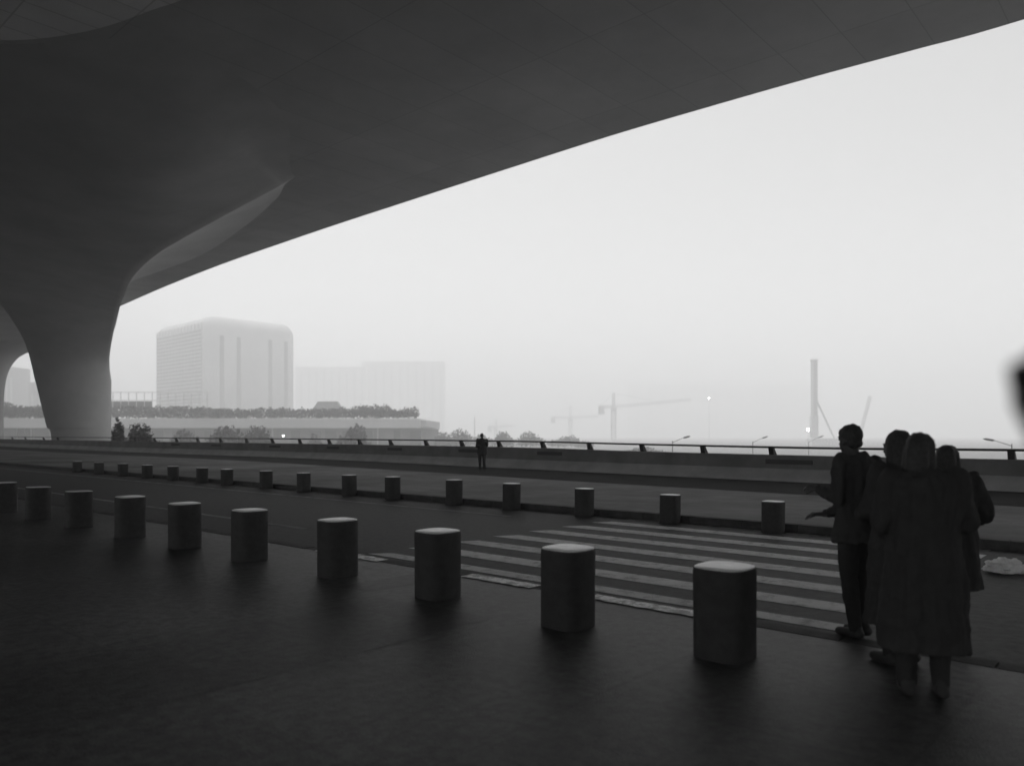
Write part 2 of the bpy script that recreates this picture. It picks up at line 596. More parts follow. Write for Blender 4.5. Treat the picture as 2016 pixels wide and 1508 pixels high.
far_b = [(1522, 986), (1319, 973), (1150, 961), (1007, 951), (894, 944), (773, 938), (688, 934.5), (598, 930.5), (524, 926.5), (447, 923),
         (398, 920.5), (341, 917.5), (290, 915), (242, 912.5), (195, 910), (152, 908)]
b1 = None
ords = ['', 'second', 'third', 'fourth', 'fifth', 'sixth', 'seventh', 'eighth', 'ninth', 'tenth', 'eleventh', 'twelfth', 'thirteenth', 'fourteenth', 'fifteenth', 'sixteenth']
for i, (px, py) in enumerate(far_b):
    r = (px - HX) / F
    d = 12.55 / (r * VX + VY)
    if b1 is None:
        b1 = make_bollard(0.345, 0.555)
        o = b1
    else:
        o = copy_tree(b1)
    o.location = (r * d, d, 0)
    zt = EYE - (py - HY) / F * d
    o.scale = (1, 1, zt / 0.56)
    o.rotation_euler = (R(random.uniform(-.7, .7)), R(random.uniform(-.7, .7)), R(-41.7 + random.uniform(-4, 4)))
    if i == 0: lab = 'rightmost bollard of the far row, at the far end of the zebra crossing'
    elif i == 4: lab = 'far row bollard just left of the distant standing person, fifth from the right'
    else: lab = '%s bollard from the right in the row along the far kerb' % ords[i]
    tag(o, lab, 'bollard', 'bollards along the far kerb')

# ------------------------------------------------------------ canopy roof with its column
canopy = empty('station_canopy', (0, 0, 0))
tag(canopy, 'huge curved concrete canopy overhead with a flaring column on the left', 'canopy')
HC = 15.0
ZC = EYE + HC


def ceil_pt(px, py):
    return at(px, py, HC * F / (HY - py))


edge = [Vector((150, -95, ZC)), Vector((70, -18, ZC)), Vector((40, 7.6, ZC)), Vector((26, 20.6, ZC))]
edge += [ceil_pt(*q) for q in [(2016, 38), (1800, 98), (1600, 152), (1400, 209), (1200, 268), (1000, 332), (800, 397), (600, 463), (400, 534), (240, 601), (58, 685)]]
edge += [Vector((-125, 178, ZC)), Vector((-210, 262, ZC))]
ec = catmull(edge, 6)
inner_e = [P(p.x * UX + p.y * UY, -38, ZC) for p in ec]
bm = bmesh.new()
NS = 12
G = []
for p, q in zip(ec, inner_e):
    G.append([bm.verts.new(p.lerp(q, k / NS)) for k in range(NS + 1)])
for i in range(len(G) - 1):
    for k in range(NS):
        bm.faces.new((G[i][k], G[i][k + 1], G[i + 1][k + 1], G[i + 1][k]))
link('ceiling', bm, M['ceiling'], canopy)
# slab body above the ceiling, with a thin rounded nose
bm = bmesh.new()
out1 = offset_curve(ec, -0.05, ZC + 0.004)
out2 = offset_curve(ec, -0.12, ZC + 0.25)
out3 = offset_curve(ec, 1.2, ZC + 0.9)
out4 = offset_curve(ec, 8, ZC + 1.8)
inn = [Vector((p.x, p.y, ZC + 1.8)) for p in inner_e]
inn0 = [Vector((p.x, p.y, ZC + 0.004)) for p in inner_e]
W = [[bm.verts.new(r[i]) for r in (out1, out2, out3, out4, inn, inn0)] for i in range(len(ec))]
for i in range(len(W) - 1):
    for k in range(6):
        j = (k + 1) % 6
        bm.faces.new((W[i][k], W[i][j], W[i + 1][j], W[i + 1][k]))
link('roof_slab', bm, M['concrete'], canopy)

# swelling that runs under the ceiling and drops into the column, one continuous skin:
# keel K, outer boundary O, inner boundary I, back anchor B, roundness of the section
Kp = [at(2300, -330, 19.2), at(1700, -140, 22.9), at(1250, 60, 28.6), at(900, 205, 35.0), at(592, 345, 44.6), at(540, 372, 45.9), at(450, 420, 48.0), at(350, 475, 51.5),
      at(300, 508, 55), at(262, 545, 60.5), at(243, 585, 68), at(232, 618, 77), at(223, 655, 83.5)]
Op = [at(2300, -330, 19.2), at(1700, -140, 22.9), at(1250, 60, 28.6), at(900, 205, 35.0), at(592, 345, 44.6), ceil_pt(545, 406), ceil_pt(480, 465), ceil_pt(400, 515), ceil_pt(300, 551),
      ceil_pt(262, 562), ceil_pt(250, 575), ceil_pt(243, 586), ceil_pt(237, 602)]
Ip = [ceil_pt(900, -450), ceil_pt(700, -260), ceil_pt(500, -110), ceil_pt(380, -12), ceil_pt(300, 20), ceil_pt(200, 55), ceil_pt(100, 74), ceil_pt(0, 80),
      ceil_pt(-150, 75), ceil_pt(-300, 110), at(-150, 420, 50), at(-30, 560, 70), at(28, 636, 81)]
for i in range(5):
    Kp[i].z = ZC + (0.03 if i == 4 else 0.3)
for q in Op:
    q.z = ZC + 0.03
for i in range(10):
    Ip[i].z = ZC + (0.3 if i < 4 else 0.03)
Bp = [n_ + Vector((-0.6 * max(0, ZC - n_.z), 0.8 * max(0, ZC - n_.z), max(0, ZC - n_.z) + 0.01)) for n_ in Ip]
bow = [0.0] * 11 + [0.12, 0.45]
DC = 90.0
for (y, l, r), bw in zip([(700, 61, 216), (747, 77, 213), (803, 92, 212), (840, 101, 212), (862, 109, 212), (1010, 113, 211)], [0.85, 1, 1, 1, 1, 1]):
    dk = DC - (1.5 if bw < 1 else 0)
    Kp.append(at(r, y, dk)); Ip.append(at(l, y, dk))
    cback = at((l + r) / 2, y, DC + 3.4)
    if bw < 1:
        Op.append(at(215, 670, DC + 1.5)); Bp.append(at(80, 680, DC + 3))
    else:
        Op.append(cback); Bp.append(cback.copy())
    bow.append(bw)
Kc, Oc, Ic, Bc = catmull(Kp, 8), catmull(Op, 8), catmull(Ip, 8), catmull(Bp, 8)
bc = [v.x for v in catmull([Vector((b_, 0, 0)) for b_ in bow], 8)]
nK = len(Kc)
bm = bmesh.new()
rows = []
NO, NI, NB = 10, 24, 8
for i in range(nK):
    k, o, n_, b_ = Kc[i], Oc[i], Ic[i], Bc[i]
    w = max(0.0, min(1.0, bc[i]))
    row = []
    u = i / 8.0                               # index of the control section
    e1 = max(0.0, min(1.0, (u - 3.0) / 3.0)); e2 = max(0.0, min(1.0, (9.5 - u) / 3.0))
    dip = 0.9 * e1 * e1 * (3 - 2 * e1) * e2
    half = (k - n_).length / 2
    ry = min(3.5, half)
    for j in range(NO):                       # outer flank, painted paler as if lit (slightly hollow); back right of the column
        t = j / NO
        p = o.lerp(k, t)
        p.z = w * p.z + (1 - w) * (o.z + (k.z - o.z) * t ** 2.3)
        c = (k + n_) / 2
        qa = t * math.pi / 2
        e_ = Vector((c.x + half * math.sin(qa), c.y + ry * math.cos(qa), k.z))
        we = max(0.0, (w - 0.86) / 0.14)
        row.append(p.lerp(e_, we))
    for j in range(NI + 1):
        t = j / NI
        tt = t * (1 - w) + w * (1 - math.cos(math.pi * t)) / 2
        p = k.lerp(n_, tt)
        p.z = k.z + (n_.z - k.z) * tt ** 0.95 - dip * math.sin(math.pi * t) ** 2
        p.y -= w * ry * math.sin(math.pi * t)
        row.append(p)
    for j in range(1, NB + 1):
        t = j / NB
        p = n_.lerp(b_, t)
        c = (k + n_) / 2
        qa = t * math.pi / 2
        e_ = Vector((c.x - half * math.cos(qa), c.y + ry * math.sin(qa), n_.z))
        we = max(0.0, (w - 0.86) / 0.14)
        row.append(p.lerp(e_, we))
    rows.append([bm.verts.new(p) for p in row])
for i in range(nK - 1):
    for j in range(len(rows[0]) - 1):
        try:
            f_ = bm.faces.new((rows[i][j], rows[i][j + 1], rows[i + 1][j + 1], rows[i + 1][j]))
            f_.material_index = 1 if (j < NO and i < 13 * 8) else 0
        except ValueError:
            pass
bmesh.ops.remove_doubles(bm, verts=bm.verts[:], dist=0.01)
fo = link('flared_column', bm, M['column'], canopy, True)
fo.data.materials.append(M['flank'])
# paler panelled ceiling field inside the swelling
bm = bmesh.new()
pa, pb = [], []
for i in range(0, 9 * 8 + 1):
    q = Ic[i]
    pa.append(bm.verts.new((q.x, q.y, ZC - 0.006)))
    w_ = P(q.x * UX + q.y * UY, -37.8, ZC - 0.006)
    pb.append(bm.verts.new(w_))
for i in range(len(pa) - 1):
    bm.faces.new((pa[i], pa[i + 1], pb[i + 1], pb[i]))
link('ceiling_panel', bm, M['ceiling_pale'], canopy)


def column(sections, d, name='column'):
    bm = bmesh.new()
    X, Y = Vector((1, 0, 0)), Vector((0, 1, 0))
    cv = [Vector((l, r, y)) for y, l, r in sections]
    cv = catmull(cv, 5)
    rings = []
    for v in cv:
        l, r, y = v
        xl = (l - HX) / F * d; xr = (r - HX) / F * d
        zz = EYE + (HY - y) / F * d
        rx = (xr - xl) / 2
        rings.append(ring(Vector(((xl + xr) / 2, d, zz)), rx, min(rx, 3.4 + (rx - 3.4) * 0.5) * (1.0 if d > 100 else max(0.25, min(1.0, (y - 655) / 70.0))), X, Y, 48, 2.3))
    loft(bm, rings)
    return link(name, bm, M['column'], canopy, True)


# the next column of the row, farther off and mostly outside the frame
column([(1000, -80, -2), (862, -80, -2), (800, -80, -2), (760, -82, 0), (730, -84, 7), (708, -88, 20), (695, -92, 36), (684, -98, 62), (675, -108, 84)], 128)

# ------------------------------------------------------------ foggy buildings
def rounded_block(name, corner, a_dir, la, b_dir, lb, z0, z1, r, m, parent):
    """block whose vertical and top edges are rounded"""
    bm = bmesh.new()
    c = [(0, 0), (la, 0), (la, lb), (0, lb)]
    lvls = [(z0, 0.0), (z1 - r, 0.0)] + [(z1 - r + r * math.sin(t), r * (1 - math.cos(t))) for t in [R(q) for q in (15, 30, 45, 60, 75, 90)]]
    rings = []
    for z_, ins in lvls:
        pts = []
        cr = [(r, r, 180), (la - r, r, 270), (la - r, lb - r, 0), (r, lb - r, 90)]
        rr = max(r - ins, 0.02)
        for cx, cy, a0 in cr:
            for k in range(7):
                an = R(a0 + 15 * k)
                x, y = cx + rr * math.cos(an), cy + rr * math.sin(an)
                q = corner + a_dir * x + b_dir * y
                pts.append(Vector((q.x, q.y, z_)))
        rings.append(pts)
    loft(bm, rings)
    return link(name, bm, m, parent, True)


def face_box(bm, o, along, out, s0, s1, z0, z1, d0, d1):
    vs = []
    for s_, d_, z_ in ((s0, d0, z0), (s1, d0, z0), (s1, d1, z0), (s0, d1, z0), (s0, d0, z1), (s1, d0, z1), (s1, d1, z1), (s0, d1, z1)):
        q = o + along * s_ + out * d_
        vs.append(bm.verts.new((q.x, q.y, z_)))
    for f in ((0, 3, 2, 1), (4, 5, 6, 7), (0, 1, 5, 4), (1, 2, 6, 5), (2, 3, 7, 6), (3, 0, 4, 7)):
        bm.faces.new([vs[i] for i in f])


# tower on the left
D0 = 790.0
c0 = at(408, 800, D0)
adir = Vector((0.689, 0.725, 0)); bdir = Vector((-0.725, 0.689, 0))
tower = empty('office_tower', (c0.x, c0.y, -7))
tag(tower, 'tall pale tower with rounded corners and four dark vertical slits fading in the fog', 'building')
o0 = Vector((0, 0, 0))
tz1 = EYE + (HY - 617) / F * D0 + 7
rounded_block('tower_body', o0, adir, 105, bdir, 140, 0, tz1, 15, M['render_light'], tower)
outA = -bdir; outB = -adir
for px in (437, 470, 532, 563):
    r = (px - HX) / F
    # where the sight line meets the right face
    s_ = (r * c0.y - c0.x) / (adir.x - r * adir.y)
    bm = bmesh.new()
    face_box(bm, o0, adir, outA, s_ - 2.2, s_ + 2.2, 10, tz1 - 21, -0.6, 0.05)
    link('window_strip', bm, M['tower_glass'], tower)
for fl in range(28):
    zf = 14 + fl * 3.9
    if zf > tz1 - 16: break
    bm = bmesh.new()
    face_box(bm, o0, bdir, outB, 13, 127, zf, zf + 2.4, -0.5, 0.05)
    link('ribbon_window', bm, M['tower_glass'], tower)
for k in range(15):
    bm = bmesh.new()
    s_ = 13 + k * 8.1
    face_box(bm, o0, bdir, outB, s_ - 0.35, s_ + 0.35, 8, tz1 - 8, -0.4, 0.35)
    link('facade_fin', bm, M['render_mid'], tower)


def far_block(name, label, pts, d, ytop_h, m, strips, strip_w, group=None):
    """slab-like distant building given by the pixel columns of its front edge"""
    e0 = empty(name, (at(pts[0], 856, d).x, d, -7))
    bm = bmesh.new()
    x0 = 0; x1 = (pts[1] - pts[0]) / F * d
    box(bm, (x0, 0, 0), (x1, 30, ytop_h + 7), 1.2)
    link('block_body', bm, m, e0)
    for k in range(strips):
        bm = bmesh.new()
        xs = x0 + (k + 0.6) * (x1 - x0) / (strips + 0.2)
        box(bm, (xs, -0.15, 8), (xs + strip_w * 1.6, 0.4, ytop_h - 4))
        link('window_strip', bm, M['far_strip'], e0)
    tag(e0, label, 'building', group)
    return e0


far_block('slab_building', 'very faint long pale slab building just right of the tower', (582, 720), 1800, EYE + (856 - 722) / F * 1800, M['far_clad'], 9, 3.0)
far_block('slab_building', 'faint taller slab block in the fog, farthest right end of the left skyline', (712, 875), 1850, EYE + (856 - 711) / F * 1850, M['far_clad'], 10, 3.0)
big = far_block('long_building', 'barely visible long flat roofed building behind the cranes', (1236, 1605), 2700, EYE + (856 - 755) / F * 2700, M['far_clad'], 14, 5.0)
far_block('apartment_block', 'dim narrow high rise in the gap left of the column', (6, 26), 820, EYE + (856 - 722) / F * 820, M['render_mid'], 2, 1.0, 'high rises left of the column')
far_block('apartment_block', 'second dim high rise close against the left side of the column', (56, 68), 740, EYE + (856 - 752) / F * 740, M['render_mid'], 1, 0.8, 'high rises left of the column')
bm = bmesh.new()
hl = at(1396, 784, 1000)
bmesh.ops.create_icosphere(bm, subdivisions=2, radius=0.8)
o = link('warning_lamp', bm, M['lit'], None, True, hl)
lm = empty('lamp_mast', (hl.x, hl.y, -7))
tag(lm, 'bright point of light on a thin mast in front of the long foggy building', 'lamp', 'lit lamps in the fog')
o.parent = lm; o.location = (0, 0, hl.z + 7)
bm = bmesh.new(); tube(bm, (0, 0, 0), (0, 0, hl.z + 6.3), 0.2, 0.15); link('mast', bm, M['lamp_grey'], lm)
for px, py, d, rad, lab in ((1591, 846, 560, 0.9, 'bright lamp on a short mast beside the piling rig'), (558, 858, 260, 0.2, 'small bright lamp below the podium by the handrail')):
    q = at(px, py, d)
    lm = empty('lamp_mast', (q.x, q.y, -7))
    tag(lm, lab, 'lamp', 'lit lamps in the fog')
    bm = bmesh.new(); bmesh.ops.create_icosphere(bm, subdivisions=2, radius=rad); link('warning_lamp', bm, M['lit'], lm, True, (0, 0, q.z + 7))
    bm = bmesh.new(); tube(bm, (0, 0, 0), (0, 0, q.z + 7 - rad), 0.09, 0.06); link('mast', bm, M['lamp_grey'], lm)

# podium building with a planted roof
DP = 330.0
pod = empty('podium_building', (0, DP, -7))
tag(pod, 'long low podium with a pale fascia band and planted roof below the tower', 'building')


def xpx(px, d): return (px - HX) / F * d


def zpx(py, d): return EYE + (HY - py) / F * d + 7


bm = bmesh.new()
box(bm, (xpx(-160, DP), 2.5, 0), (xpx(824, DP), 90, zpx(843, DP)))
link('wall', bm, M['wall_dark'], pod)
bm = bmesh.new()
box(bm, (xpx(-160, DP), 0, zpx(843, DP) + 0.003), (xpx(826, DP), 92, zpx(823.5, DP)), 0.25)
box(bm, (xpx(826, DP) - 0.3, 4, zpx(841, DP)), (xpx(838, DP), 50, zpx(827, DP)), 0.2)
link('fascia', bm, M['render_light'], pod)
for px in range(60, 820, 34):
    if 100 < px < 225: continue
    bm = bmesh.new()
    x = xpx(px + random.uniform(-3, 3), DP)
    if random.random() < 0.55:
        box(bm, (x, 2.2, 0.5), (x + random.uniform(2.8, 5.5), 2.8, zpx(847, DP)))
        link('window', bm, M['glass'], pod)
    else:
        box(bm, (x, 1.2, 0), (x + 0.5, 1.7, zpx(843, DP)))
        link('pillar', bm, M['render_mid'], pod)
for px in (27, 43, 54, 60):
    bm = bmesh.new(); x = xpx(px, DP)
    box(bm, (x, 0.9, 0), (x + 0.7, 1.5, zpx(843, DP)))
    link('pillar', bm, M['wall_dark'], pod)
# terrace wall at the roof edge
bm = bmesh.new()
box(bm, (xpx(395, DP + 3), 3, zpx(823.5, DP)), (xpx(449, DP + 3), 9, zpx(804, DP + 3)), 0.1)
link('roof_cabin', bm, M['render_mid'], pod)
# roof railing screen
for k in range(13):
    px = 222 + k * 15.5
    bm = bmesh.new(); x = xpx(px, DP + 4)
    box(bm, (x - 0.13, 4, zpx(822, DP + 4)), (x + 0.13, 4.25, zpx(773, DP + 4)))
    link('screen_post', bm, M['crane'], pod)
for py in (773, 789):
    bm = bmesh.new()
    box(bm, (xpx(205, DP + 4), 4.02, zpx(py, DP + 4)), (xpx(409, DP + 4), 4.22, zpx(py - 1.3, DP + 4)))
    link('screen_rail', bm, M['crane'], pod)
bm = bmesh.new()
box(bm, (xpx(205, DP + 4), 4.08, zpx(806, DP + 4)), (xpx(300, DP + 4), 4.16, zpx(790, DP + 4)))
link('screen_panel', bm, M['lamp_grey'], pod)
# pavilion with a tapered roof
pv = empty('roof_pavilion', (xpx(646, DP + 14), DP + 14, zpx(822, DP + 14) - 7))
tag(pv, 'small pavilion with a tapering hipped roof standing on the podium', 'pavilion')
bm = bmesh.new()
w0, w1 = 32 / F * (DP + 14), 19 / F * (DP + 14)
h0, h1 = 9 / F * (DP + 14), 31.5 / F * (DP + 14)
loft(bm, [[Vector((-w0, -3, h0)), Vector((w0, -3, h0)), Vector((w0, 3, h0)), Vector((-w0, 3, h0))],
          [Vector((-w1, -1.2, h1)), Vector((w1, -1.2, h1)), Vector((w1, 1.2, h1)), Vector((-w1, 1.2, h1))]])
link('roof', bm, M['render_mid'], pv)
bm = bmesh.new(); box(bm, (-w0 * 0.8, -2, 0), (w0 * 0.8, 2, h0 - 0.003)); link('wall', bm, M['render_mid'], pv)


# ------------------------------------------------------------ foliage
def foliage_mesh(lobes, n, size):
    """lobes: (centre, radii); n small leaf clumps spread through each lobe's volume"""
    bm = bmesh.new()
    tot = sum(r[0] * r[1] * r[2] for _, r in lobes)
    for c, r in lobes:
        m = int(n * (r[0] * r[1] * r[2]) / tot) + 30
        for _ in range(m):
            while True:
                v = Vector((random.uniform(-1, 1), random.uniform(-1, 1), random.uniform(-1, 1)))
                if v.length < 1: break
            v = v.normalized() * (v.length ** 0.55)
            k = 1 + 0.55 * noise.noise(v * 2.4 + Vector(c) * 0.7)
            p = Vector((c[0] + v.x * r[0] * k, c[1] + v.y * r[1] * k, c[2] + v.z * r[2] * k))
            nrm = Vector((random.gauss(0, 1), random.gauss(0, 1), random.gauss(0, 1))).normalized()
            ax = nrm.orthogonal().normalized(); ay = nrm.cross(ax)
            s_ = size * random.uniform(0.5, 1.4)
            q = [p + ax * s_, p + ay * s_ * 0.6, p - ax * s_, p - ay * s_ * 0.6]
            bm.faces.new([bm.verts.new(x) for x in q])
    return bm


def link_raw(name, bm, m, parent=None):
    me = bpy.data.meshes.new(name)
    bm.to_mesh(me); bm.free()
    me.materials.append(m)
    o = bpy.data.objects.new(name, me)
    C.objects.link(o)
    o.parent = parent
    return o


def tree(px0, px1, ytop, d, label, lobes_n=4, skew=0.5, group='street trees beyond the parapet', base=-7.0, n=1800, size=0.5):
    x0, x1 = xpx(px0, d), xpx(px1, d)
    cx = (x0 + x1) / 2
    zt = EYE + (HY - ytop) / F * d - base
    w = (x1 - x0) / 2 * 1.25
    root = empty('street_tree', (cx, d, base))
    tag(root, label, 'tree', group)
    ch = max(min(zt * 0.78, w * 2.2), zt * 0.5)
    lobes = []
    pk = (skew - 0.5) * 2 * w * 0.6
    lobes.append(((pk, 0, zt - ch * 0.38), (w * 0.55, w * 0.5, ch * 0.38)))
    for k in range(lobes_n):
        fx = -1 + 2 * (k + 0.5) / lobes_n
        hh = zt - ch * (0.42 + 0.18 * abs(fx - pk / w)) - random.uniform(0, 0.12) * ch
        lobes.append(((fx * w * 0.62, random.uniform(-.3, .3) * w, hh), (w * random.uniform(.34, .46), w * .45, ch * random.uniform(.24, .34))))
    for k in range(3):
        lobes.append((((k - 1) * w * 0.55, 0, zt - ch * 0.70), (w * 0.5, w * 0.45, ch * 0.28)))
    link_raw('crown', foliage_mesh(lobes, n, size), M['leaf'], root)
    bm = bmesh.new()
    tube(bm, (0, 0, 0), (pk * 0.3, 0, zt - ch * 0.6), 0.22, 0.14)
    for k in range(4):
        an = k * 1.6
        tube(bm, (pk * 0.3, 0, zt - ch * 0.75), (pk * .3 + math.cos(an) * w * .5, math.sin(an) * w * .4, zt - ch * 0.35), 0.1, 0.03, 6)
    link('trunk', bm, M['bark'], root)
    return root


tree(219, 246, 828, 96, 'narrow dark tree pressed against the right side of the column', 2, 0.55, n=2200, size=0.2)
tree(242, 302, 832, 98, 'broad dark tree, second to the right of the column', 5, 0.58, n=3500, size=0.2)
tree(338, 389, 846, 225, 'low grey bushy tree with two humps below the podium fascia', 3, 0.45)
tree(412, 484, 838, 200, 'wide rounded grey tree below the right half of the tower', 5, 0.5, n=2600)
tree(474, 537, 839, 205, 'rounded grey tree joined to the right of the wide one', 4, 0.5, n=2400)
tree(606, 634, 855, 270, 'tiny tree top barely above the handrail below the pavilion', 2, 0.5, n=700)
tree(666, 720, 837, 235, 'lone grey tree with a leaning rounded top before the podium wall', 4, 0.72, n=2400)
tree(848, 892, 851, 400, 'low pale bushy tree left of the radio mast', 3, 0.6)
tree(884, 932, 845, 390, 'pale dome shaped tree left of the distant person', 3, 0.45)
tree(972, 1010, 850, 400, 'pale dome shaped tree right of the distant person', 3, 0.5)
tree(1022, 1068, 850, 410, 'pale squarish tree, second right of the distant person', 3, 0.4)
tree(1082, 1140, 858, 450, 'faint low tree, third right of the distant person', 3, 0.7)
tree(1136, 1166, 868, 450, 'very faint tree top between two handrail posts', 2, 0.4, n=600)
tree(1238, 1300, 880, 300, 'small faint shrub top just over the parapet right of centre', 3, 0.5, n=600)
tree(935, 968, 855, 420, 'pale small tree directly behind the distant person', 2, 0.4, n=800)

# planting on the podium roof: reads as one mass
lobes = []
px = -150
while px < 816:
    w = random.uniform(9, 20)
    top = 804.5 + random.uniform(-2.5, 2.5) - (3 if px < 400 else 0)
    if 700 < px < 770: top -= 4
    if 775 < px < 795: top += 5
    d = DP + random.uniform(1, 4)
    zb = EYE + (HY - 823) / F * d
    zt = EYE + (HY - top) / F * d
    lobes.append(((xpx(px, d), d, (zb + zt) / 2), (w / F * d * 0.8, 2.4, (zt - zb) / 2 + 0.15)))
    px += w * 0.8
tag(link_raw('roof_planting', foliage_mesh(lobes, 26000, 0.42), M['leaf']), 'dense dark hedge planting along the podium roof edge', 'hedge', None, 'stuff')
for px0, px1, yt, lab in ((693, 745, 801, 'small bushy tree on the podium roof right of the pavilion'), (724, 768, 803, 'roof tree on the podium behind the thick hedge'), (774, 818, 808, 'rounded shrub at the right end of the podium roof'),
                          (0, 34, 792, 'bushy tree on the podium roof at the left edge of the photo'), (46, 92, 798, 'roof tree close against the left side of the column')):
    tree(px0, px1, yt, DP + 8, lab, 3, 0.45, 'small trees on the podium roof', EYE + (HY - 824) / F * (DP + 8), 900, 0.4)


# ------------------------------------------------------------ street lamps, mast, cranes
def street_lamp(px, ytop, hx, hy, d, label, r=0.07):
    q = at(px, ytop, d)
    root = empty('street_lamp', (q.x, q.y, -7))
    tag(root, label, 'street lamp', 'street lamps on the road below')
    zt = q.z + 7
    bm = bmesh.new(); tube(bm, (0, 0, 0), (0, 0, zt), r * 1.3, r * 0.8); link('pole', bm, M['lamp_grey'], root)
    e1 = at(hx, hy, d) - q
    bm = bmesh.new(); tube(bm, (0, 0, zt - 0.15), (e1.x * 0.62, 0, zt + e1.z * 0.66), r * 0.6, r * 0.5, 6); link('arm', bm, M['lamp_grey'], root)
    bm = bmesh.new()
    a_ = Vector((e1.x * 0.6, 0, zt + e1.z * 0.62)); b_ = Vector((e1.x, 0, zt + e1.z))
    dr = (b_ - a_).normalized(); up = dr.cross(Vector((0, 1, 0))).normalized()
    loft(bm, [ring(a_, .05, .03, Vector((0, 1, 0)), up, 10), ring(a_.lerp(b_, .2), .16, .09, Vector((0, 1, 0)), up, 10),
              ring(a_.lerp(b_, .75), .17, .09, Vector((0, 1, 0)), up, 10), ring(b_, .06, .03, Vector((0, 1, 0)), up, 10)])
    link('lamp_head', bm, M['lamp_grey'], root, True)


street_lamp(1324, 868, 1359, 858.5, 75, 'street lamp leaning its arm right, between the first crane and the piling rig', 0.05)
street_lamp(1482, 869, 1512, 859, 95, 'fainter street lamp with its arm to the right, second from the left', 0.05)
street_lamp(1592, 869, 1622, 857.5, 135, 'faintest street lamp in front of the piling rig base', 0.05)
street_lamp(1992, 874, 1936, 863.5, 62, 'street lamp at the right edge with its arm pointing left', 0.05)

q = at(934.5, 816, 420)
rm = empty('radio_mast', (q.x, q.y, -7))
tag(rm, 'thin vertical mast left of the distant standing person', 'mast')
bm = bmesh.new(); tube(bm, (0, 0, 0), (0, 0, q.z + 7 - 1.6), 0.3, 0.2); link('pole', bm, M['crane'], rm)
bm = bmesh.new(); tube(bm, (0, 0, q.z + 5.4), (0, 0, q.z + 7), 0.05, 0.03, 6); link('aerial', bm, M['crane'], rm)


def lattice(bm, p0, p1, w, n, r):
    p0, p1 = Vector(p0), Vector(p1)
    d = (p1 - p0).normalized()
    up = Vector((0, 0, 1)) if abs(d.z) < 0.8 else Vector((1, 0, 0))
    ax = d.cross(up).normalized() * w / 2
    ay = d.cross(ax).normalized() * w / 2
    cs = [ax + ay, ax - ay, -ax - ay, -ax + ay]
    for c in cs:
        tube(bm, p0 + c, p1 + c, r, r, 4)
    for k in range(n):
        a_ = p0.lerp(p1, k / n); b_ = p0.lerp(p1, (k + 1) / n)
        for i in range(4):
            c1, c2 = cs[i], cs[(i + 1) % 4]
            tube(bm, a_ + c1, b_ + c2, r * 0.6, r * 0.6, 4)
            tube(bm, b_ + c1, b_ + c2, r * 0.6, r * 0.6, 4)


def tower_crane(px, yjib, ytop, xl, xr, yr, d, label, w=2.2):
    q = at(px, yjib, d)
    root = empty('tower_crane', (q.x, q.y, -7))
    tag(root, label, 'crane', 'tower cranes in the fog')
    zj = q.z + 7; zt = EYE + (HY - ytop) / F * d + 7
    x0 = xpx(xl, d) - q.x; x1 = xpx(xr, d) - q.x
    z1 = EYE + (HY - yr) / F * d + 7
    bm = bmesh.new(); lattice(bm, (0, 0, 0), (0, 0, zj), w, 18, 0.34); link('mast', bm, M['crane'], root)
    bm = bmesh.new(); lattice(bm, (0, 0, zj), (0, 0, zt), w * 0.5, 4, 0.4); link('tower_head', bm, M['crane'], root)
    bm = bmesh.new(); lattice(bm, (0, 0, zj), (x1, 8, z1), w * 0.55, 22, 0.26); link('jib', bm, M['crane'], root)
    bm = bmesh.new(); lattice(bm, (0, 0, zj), (x0, -1, zj), w * 0.5, 5, 0.4); link('counter_jib', bm, M['crane'], root)
    bm = bmesh.new(); box(bm, (x0 - 1, -3, zj - 8), (x0 + 5, 2, zj + 0.5), 0.1); link('counterweight', bm, M['crane'], root)
    bm = bmesh.new(); box(bm, (-3, -6, zj - 5), (2.4, -2.4, zj - 0.4), 0.1); link('cab', bm, M['crane'], root)
    bm = bmesh.new()
    tube(bm, (0, 0, zt), (x1 * 0.62, 5, zj + (z1 - zj) * 0.62 + 0.6), 0.16, 0.16, 4); tube(bm, (0, 0, zt), (x0, -1, zj + 0.5), 0.16, 0.16, 4)
    link('tie_cable', bm, M['crane'], root)


tower_crane(1208, 801, 774, 1180, 1362, 786, 820, 'clearest tower crane, its long jib reaching right', 4.6)
tower_crane(1123, 822, 799, 1086, 1178, 819, 1100, 'fainter tower crane left of the clearest one', 4.8)
tower_crane(976, 840, 826, 962, 1012, 838, 1150, 'small very faint crane above the tree right of the distant person', 4.5)

# piling rig: tall leader, thicker lower mast, raking stay
DR = 600.0
q = at(1603, 708, DR)
rig = empty('piling_rig', (q.x, q.y, -7))
tag(rig, 'tall slender piling rig with a raking stay left of the standing man', 'rig')
zt = q.z + 7
bm = bmesh.new(); lattice(bm, (0, 0, 0), (0, 0, zt), 3.4, 40, 0.40); tube(bm, (0.3, 0, 0), (0.3, 0, zt), 0.5); link('leader', bm, M['crane'], rig)
bm = bmesh.new(); box(bm, (-2.9, -1, zt - 1.2), (2.9, 1, zt + 0.1), 0.1); link('head_block', bm, M['crane'], rig)
bm = bmesh.new(); box(bm, (-2.9, -2, 4), (2.7, 2, EYE + 7 + (HY - 819) / F * DR), 0.3); link('lower_mast', bm, M['crane'], rig)
bm = bmesh.new()
for dx in (0, 1.2):
    tube(bm, (1.5, dx, EYE + 7 + (HY - 785) / F * DR), (16.5, dx, EYE + 7 + (HY - 866) / F * DR), 0.5, 0.5, 6)
link('stay', bm, M['crane'], rig)
bm = bmesh.new(); box(bm, (-4, -6, 0), (20, 6, 6), 0.4); link('machine_body', bm, M['crane'], rig)
